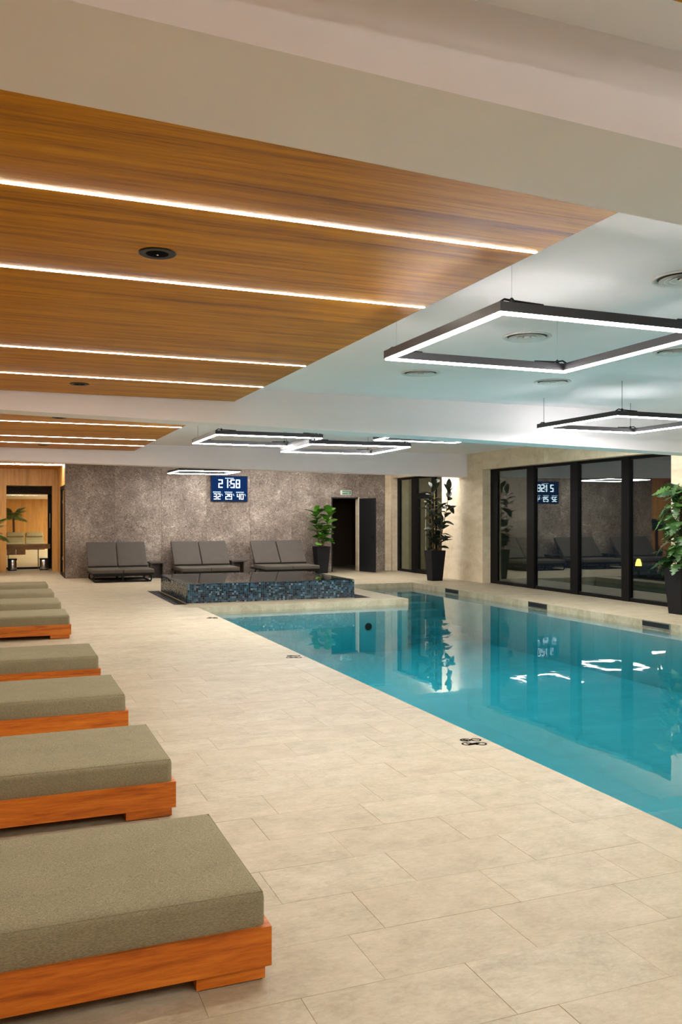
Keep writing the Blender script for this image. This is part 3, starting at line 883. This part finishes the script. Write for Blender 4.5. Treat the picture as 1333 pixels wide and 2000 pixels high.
# ------------------------------------------------------------------ loungers
def make_lounger():
    r = empty('sun_lounger')
    L, Wd = 2.05, .88
    z0, z1, t = .05, .185, .035
    MB().box(-L,0,z0,0,t,z1).build('side_rail', M['teak'], r); MB().box(-L,Wd-t,z0,0,Wd,z1).build('side_rail', M['teak'], r)
    MB().box(-t,t,z0,0,Wd-t,z1).build('end_rail', M['teak'], r); MB().box(-L,t,z0,-L+t,Wd-t,z1).build('end_rail', M['teak'], r)
    for i in range(9):
        x = -L+.06+i*.21
        MB().box(x,t,z1-.055,x+.16,Wd-t,z1-.037).build('slat', M['teak'], r)
    for x in (-.26, -L+.05):
        for y in (.012, Wd-.112):
            lg = MB().box(x,y,.005,x+.24,y+.10,z0).build('leg', M['teak'], r)
            MB().box(x+.01,y+.006,0,x+.23,y+.094,.005).build('pad', M['black'], lg)
    ms = add_mesh('mattress', rounded_box(-1.28,.014,z1-.036,-.016,Wd-.014,.308,.032,4,.006), M['olive'], r)
    a, b, z = -1.268, -.0275, .2995
    p = MB().tube([(b,.026,z),(b,Wd-.026,z),(a,Wd-.026,z),(a,.026,z)], .0035, 6, True).build('piping', M['olive'], ms)
    bk = add_mesh('backrest', rounded_box(-.80,.014,0,0,Wd-.014,.14,.022,3,.004), M['olive'], r, (-1.27,0,.175))
    bk.rotation_euler = (0,math.radians(38),0)
    pl = add_mesh('pillow', rounded_box(-.78,.05,.142,-.46,Wd-.05,.235,.04,4,.01), M['olive'], bk)
    return r
proto = make_lounger()
LY = [2.87,4.62,6.44,8.32,11.88,13.74,15.58,17.40]
LL = ['olive cushioned teak lounger nearest the camera','olive cushioned teak lounger second from the camera','olive cushioned teak lounger third from the camera','olive cushioned teak lounger fourth from the camera, before the wide gap',
      'olive cushioned teak lounger fifth from the camera, first after the wide gap','olive cushioned teak lounger sixth from the camera','olive cushioned teak lounger seventh from the camera, last but one','olive cushioned teak lounger farthest along the row']
for i, (y, lab) in enumerate(zip(LY, LL)):
    o = proto if i == 0 else copy_tree(proto)
    o.location = (.872+random.uniform(-.008,.008), y, 0)
    tag(o, lab, 'lounger', 'row of teak loungers along the pool')
for x, y, lab in ((.24,44.3,'left lounger in the far lounge behind the glass door'), (1.14,44.3,'right lounger in the far lounge behind the glass door')):
    o = copy_tree(proto); o.location = (x,y,0); o.rotation_euler = (0,0,-math.pi/2)
    tag(o, lab, 'lounger', 'loungers in the far lounge')

# ------------------------------------------------------------------ double daybeds by the stone wall
def make_daybed():
    r = empty('double_daybed')
    W1_, W2_ = .735, 1.49
    for a, b in ((0,W1_),(W1_+.01,W2_)):
        add_mesh('seat_cushion', rounded_box(a,0,.215,b,1.16,.308,.018,3,.004), M['grey'], r)
        bk = add_mesh('back_cushion', rounded_box(a+.005,0,0,b-.005,.80,.085,.018,3,.004), M['grey'], r, (0,1.10,.295))
        bk.rotation_euler = (math.radians(48),0,0)
        MB().box(a+.03,.02,-.022,b-.03,.78,-.001).build('back_frame', M['dark'], bk)
    MB().box(.02,.01,.172,W2_-.02,1.56,.214).build('platform', M['dark'], r)
    for y in (.03,1.15):
        x0, x1, z0, z1, q = .04, W2_-.07, .02, .17, .05
        pts = []
        for cx, cz, a0 in ((x1-q,z1-q,0),(x0+q,z1-q,90),(x0+q,z0+q,180),(x1-q,z0+q,270)):
            for k in range(5):
                a = math.radians(a0+k*22.5); pts.append((cx+q*math.cos(a),y,cz+q*math.sin(a)))
        MB().tube(pts, .019, 8, True).build('sled_leg', M['dark'], r, True)
        MB().box((x0+x1)/2-.02,y-.015,.035,(x0+x1)/2+.02,y+.015,.16).build('strut', M['dark'], r)
    for x in (.06, W2_-.1):
        MB().box(x,.04,.001,x+.03,1.15,.03).build('runner', M['dark'], r)
        MB().tube([(x+.015,1.35,.21),(x+.015,1.52,.62)], .012, 8).build('back_strut', M['dark'], r)
    return r
db = make_daybed()
for i, (x, lab) in enumerate(((2.05,'left grey double daybed against the stone wall, left of the whirlpool'), (4.22,'middle grey double daybed under the wall clock behind the whirlpool'),
                              (6.40,'right grey double daybed beside the fig tree planter'))):
    o = db if i == 0 else copy_tree(db)
    o.location = (x,21.55,0); tag(o, lab, 'daybed', 'double daybeds along the stone wall')
for x, lab in ((3.60,'dark side table between the left and middle daybeds'), (5.77,'dark side table between the middle and right daybeds')):
    r = empty('side_table', (x,22.62,0)); tag(r, lab, 'table', 'dark side tables between the daybeds')
    MB().box(0,0,.385,.43,.44,.42).build('top', M['tabledark'], r)
    MB().box(.33,.02,0,.37,.42,.385).build('side_panel', M['tabledark'], r)
    MB().box(.03,.36,0,.33,.40,.385).build('back_panel', M['tabledark'], r)
    MB().box(.02,.05,.30,.07,.36,.385).build('apron', M['tabledark'], r)

# ------------------------------------------------------------------ no-diving markings on the coping
def ring(mb, cx, cy, r, t, z, n=20):
    for i in range(n):
        a, b = 2*math.pi*i/n, 2*math.pi*(i+1)/n
        P = lambda q, an: (cx+q*math.cos(an), cy+q*math.sin(an))
        p, q_, u, v = P(r-t,a), P(r,a), P(r,b), P(r-t,b)
        mb.quad((*p,z),(*q_,z),(*u,z),(*v,z)); mb.quad((*q_,0),(*u,0),(*u,z),(*q_,z)); mb.quad((*p,z),(*v,z),(*v,0),(*p,0))
def bar(mb, x0, y0, x1, y1, w, z):
    d = Vector((x1-x0,y1-y0)).normalized(); q = Vector((-d.y,d.x))*w/2
    mb.quad((x0-q.x,y0-q.y,z),(x1-q.x,y1-q.y,z),(x1+q.x,y1+q.y,z),(x0+q.x,y0+q.y,z))
for y, lab in ((5.36,'nearest black no-diving pictogram marking on the pool coping'), (9.38,'middle black no-diving pictogram marking on the pool coping'), (13.45,'farthest small no-diving pictogram marking on the pool coping')):
    mb = MB(); z = .0012
    for cx, cy in ((-.065,.045),(.005,.075),(-.035,-.055),(.06,-.02)): ring(mb, cx, cy, .040, .013, z)
    bar(mb,-.09,.02,-.04,.07,.008,z); bar(mb,-.085,.06,-.04,.025,.020,z); bar(mb,-.02,.05,.03,.10,.008,z)
    bar(mb,-.02,-.075,.04,-.005,.040,z); bar(mb,.0,-.02,.04,-.06,.014,z); bar(mb,-.05,-.03,-.015,-.075,.008,z)
    o = mb.build('safety_marking', M['ink'], None, False, (3.12,y,.0004)); o.rotation_euler = (0,0,math.radians(-40))
    tag(o, lab, 'floor marking', 'no-diving markings along the pool')

# ------------------------------------------------------------------ plants
def leaf_mesh(length, width, prof, bend=.25, fold=.18, n=8, notch=False):
    """leaf along +X, upper side +Z"""
    mb = MB()
    for i in range(n+1):
        s = i/n; x = length*s; w = width*.5*prof(s); z = -bend*length*s*s
        if notch and i % 2 == 1 and 1 < i < n-1: w *= .42
        mb.v += [(x-(.10*length if notch else 0)*(1 if w > .01 else 0),-w,z+fold*w-.02*length*math.sin(s*9)), (x,0,z), (x-(.10*length if notch else 0)*(1 if w > .01 else 0),w,z+fold*w-.02*length*math.sin(s*9+1))]
    for i in range(n):
        a = 3*i
        mb.f += [(a,a+3,a+4,a+1),(a+1,a+4,a+5,a+2)]
    m0 = len(mb.v)
    th = .0012
    mb.v += [(x,y,z-th) for x,y,z in mb.v]
    mb.f += [tuple(m0+i for i in f)[::-1] for f in mb.f]
    me = mb.mesh('leaf')
    for p in me.polygons: p.use_smooth = True
    return me
def place_leaf(me, parent, pos, az, pitch, roll=0.0, s=1.0):
    o = link('leaf', me, parent)
    o.matrix_local = Matrix.Translation(pos) @ Matrix.Rotation(az,4,'Z') @ Matrix.Rotation(-pitch,4,'Y') @ Matrix.Rotation(roll,4,'X') @ Matrix.Scale(s,4)
    return o
def planter(r, wb_=.28, wt=.40, h=.755):
    mb = MB(); a, b, c = wb_/2, wt/2, wt/2-.025
    mb.v = [(-a,-a,0),(a,-a,0),(a,a,0),(-a,a,0),(-b,-b,h),(b,-b,h),(b,b,h),(-b,b,h),(-c,-c,h),(c,-c,h),(c,c,h),(-c,c,h),(-c,-c,h-.06),(c,-c,h-.06),(c,c,h-.06),(-c,c,h-.06)]
    mb.f = [(0,3,2,1),(0,1,5,4),(1,2,6,5),(2,3,7,6),(3,0,4,7)]+[(4+i,4+(i+1)%4,8+(i+1)%4,8+i) for i in range(4)]+[(8+i,8+(i+1)%4,12+(i+1)%4,12+i) for i in range(4)]+[(12,13,14,15)]
    mb.build('pot', M['pot'], r)
    MB().frustum(-c+.002,-c+.002,h-.058,c-.002,c-.002,h-.02,.03).build('soil', M['soil'], r)

# fiddle-leaf fig
fig = empty('potted_fig', (8.47,23.02,0)); tag(fig, 'fiddle-leaf fig with big bright leaves in a charcoal planter by the door', 'plant', 'potted plants by the pool')
planter(fig)
FL = []
for l, w in ((.40,.33),(.36,.29)):
    me = leaf_mesh(l, w, lambda s: max(0.0, math.sin(math.pi*min(1,s*1.02))**.6*(.45+.75*s)*(1-.12*math.sin(s*12))) if s < .98 else 0.0, .22, .25)
    me.materials.append(M['figleaf']); FL.append(me)
random.seed(11)
for st, (pts, n) in enumerate((([(-.05,0,.72),(-.12,.0,1.1),(-.17,-.04,1.5),(-.20,-.05,1.74)],20), ([(.05,.02,.72),(.09,0,1.05),(.15,-.04,1.4),(.22,-.06,1.72)],19), ([(0,-.05,.72),(.0,-.06,.95),(.02,-.08,1.2)],12))):
    MB().tube(pts, [.014,.012,.010,.007][:len(pts)], 7).build('stem', M['stem'], fig, True)
    P = [Vector(p) for p in pts]
    for i in range(n):
        s = .18+.82*(i+.5)/n
        k = s*(len(P)-1); j = min(int(k), len(P)-2); p = P[j].lerp(P[j+1], k-j)
        az = i*2.4+st*1.1+random.uniform(-.3,.3)
        # keep the leaves from reaching into the wall behind
        if math.sin(az) > .45: az = -az
        place_leaf(random.choice(FL), fig, p, az, math.radians(8+42*s+random.uniform(-18,18)), random.uniform(-.35,.35), random.uniform(.78,1.0)*(1.0 if s < .8 else .9))

# rubber plant
rub = empty('potted_rubber_plant', (10.12,19.28,0)); tag(rub, 'tall dark-leaved rubber plant in a charcoal planter by the travertine wall', 'plant', 'potted plants by the pool')
planter(rub)
me = leaf_mesh(.32, .15, lambda s: math.sin(math.pi*s)**.75, .16, .3); me.materials.append(M['rubberleaf'])
me2 = leaf_mesh(.27, .13, lambda s: math.sin(math.pi*s)**.75, .10, .35); me2.materials.append(M['rubberleaf'])
random.seed(5)
STS = ([(-.02,-.03,.72),(-.02,-.03,1.2),(-.03,-.03,1.7),(-.04,-.03,2.40)], [(.08,-.02,.72),(.17,-.08,1.25),(.27,-.12,1.8),(.33,-.14,2.28)], [(-.08,-.08,.72),(-.14,-.12,1.2),(-.17,-.12,1.75),(-.16,-.13,2.22)], [(.03,-.10,.72),(.06,-.16,1.0),(.09,-.2,1.45)])
for st, pts in enumerate(STS):
    MB().tube(pts, [.013,.011,.009,.006][:len(pts)], 7).build('stem', M['stem'], rub, True)
    P = [Vector(p) for p in pts]; n = (30,26,26,14)[st]
    for i in range(n):
        s = .10+.90*(i+.5)/n
        k = s*(len(P)-1); j = min(int(k), len(P)-2); p = P[j].lerp(P[j+1], k-j)
        az = i*2.4+st*.9+random.uniform(-.3,.3)
        pitch = random.choice((-30,-10,18,38))+random.uniform(-12,12)+(45 if i >= n-4 else 0)
        reach = .27*math.cos(math.radians(pitch))*math.cos(az)
        place_leaf(me if random.random() < .6 else me2, rub, p, az, math.radians(pitch), random.uniform(-.7,.7), random.uniform(.8,1.05))
MB().tube([(-.03,-.045,.7),(-.03,-.045,2.3)], .006, 6).build('stake', M['cream'], rub)

# monstera
mon = empty('potted_monstera', (10.44,11.20,0)); tag(mon, 'bushy split-leaf monstera in a charcoal planter at the right edge', 'plant', 'potted plants by the pool')
planter(mon)
ML = []
for l, w in ((.32,.33),(.26,.26)):
    q = leaf_mesh(l, w, lambda s: max(.0, math.sin(math.pi*(s*.93+.07))**.55*(1.08-.45*s)) if s < .99 else 0.0, .35, .12, 11, True)
    q.materials.append(M['monstera']); ML.append(q)
random.seed(21)
MB().tube([(0,0,.7),(.02,0,1.3),(0,0,2.0)], .03, 8).build('moss_pole', M['darkstem'], mon)
for i in range(96):
    z = .80+1.34*(i+.5)/96+random.uniform(-.05,.05)
    az = i*2.4+random.uniform(-.4,.4)
    rr = random.uniform(.10,.27)*(1.0 if z < 1.8 else .75)
    dx = math.cos(az)*rr; dy = math.sin(az)*rr
    if dx > .14: dx = .14
    p = Vector((dx,dy,z))
    if i % 2 == 0:
        MB().tube([(0,0,z-.22),(dx*.5,dy*.5,z-.06),(dx,dy,z)], [.007,.006,.004], 5).build('petiole', M['monstera'], mon, True)
    if math.cos(az) > .55: az = math.pi-az
    place_leaf(random.choice(ML), mon, p, az, math.radians(random.uniform(-50,18)), random.uniform(-.6,.6), random.uniform(.72,1.0))

# palms on the far left
def make_palm(h, n, fr_len):
    r = empty('potted_palm')
    MB().lathe([(.16,0),(.20,.30),(.20,.34),(.17,.34),(.16,.30)], 20).build('pot', M['pot'], r)
    MB().tube([(0,0,.28),(.02,0,h*.5),(0,.02,h)], [.07,.06,.05], 8).build('trunk', M['darkstem'], r, True)
    mb = MB()
    for i in range(18):
        s0, s1 = i/18, (i+1.3)/18
        f = lambda s: (fr_len*(s-.12*s*s), 0, fr_len*(.25*s-.55*s*s))
        a, b = f(s0), f(s1)
        L = fr_len*.6*math.sin(math.pi*(.15+.8*s0))
        for sd in (-1,1):
            tip = (b[0]+L*.55, sd*L*.7, b[2]-L*.35)
            mb.f.append((len(mb.v),len(mb.v)+1,len(mb.v)+2)); mb.v += [a,b,tip]
    mb.tube([(fr_len*(s-.12*s*s),0,fr_len*(.25*s-.55*s*s)) for s in (0,.25,.5,.75,1)], [.012,.01,.008,.005,.003], 5)
    me = mb.mesh('frond'); me.materials.append(M['palmleaf'])
    for i in range(n):
        o = link('frond', me, r)
        o.matrix_local = Matrix.Translation((0,0,h-.02)) @ Matrix.Rotation(i*2.4,4,'Z') @ Matrix.Rotation(-math.radians(-10+78*((i*.7548)%1)),4,'Y') @ Matrix.Scale(.8+.3*((i*.37)%1),4)
    return r
p1 = make_palm(1.66, 36, .70); p1.location = (.62,47.3,0); tag(p1, 'palm with arching fronds standing in the far lounge', 'plant')
p2 = make_palm(1.20, 26, .60); p2.location = (-.34,25.3,0); tag(p2, 'palm whose fronds peek in at the left edge of the corridor', 'plant')
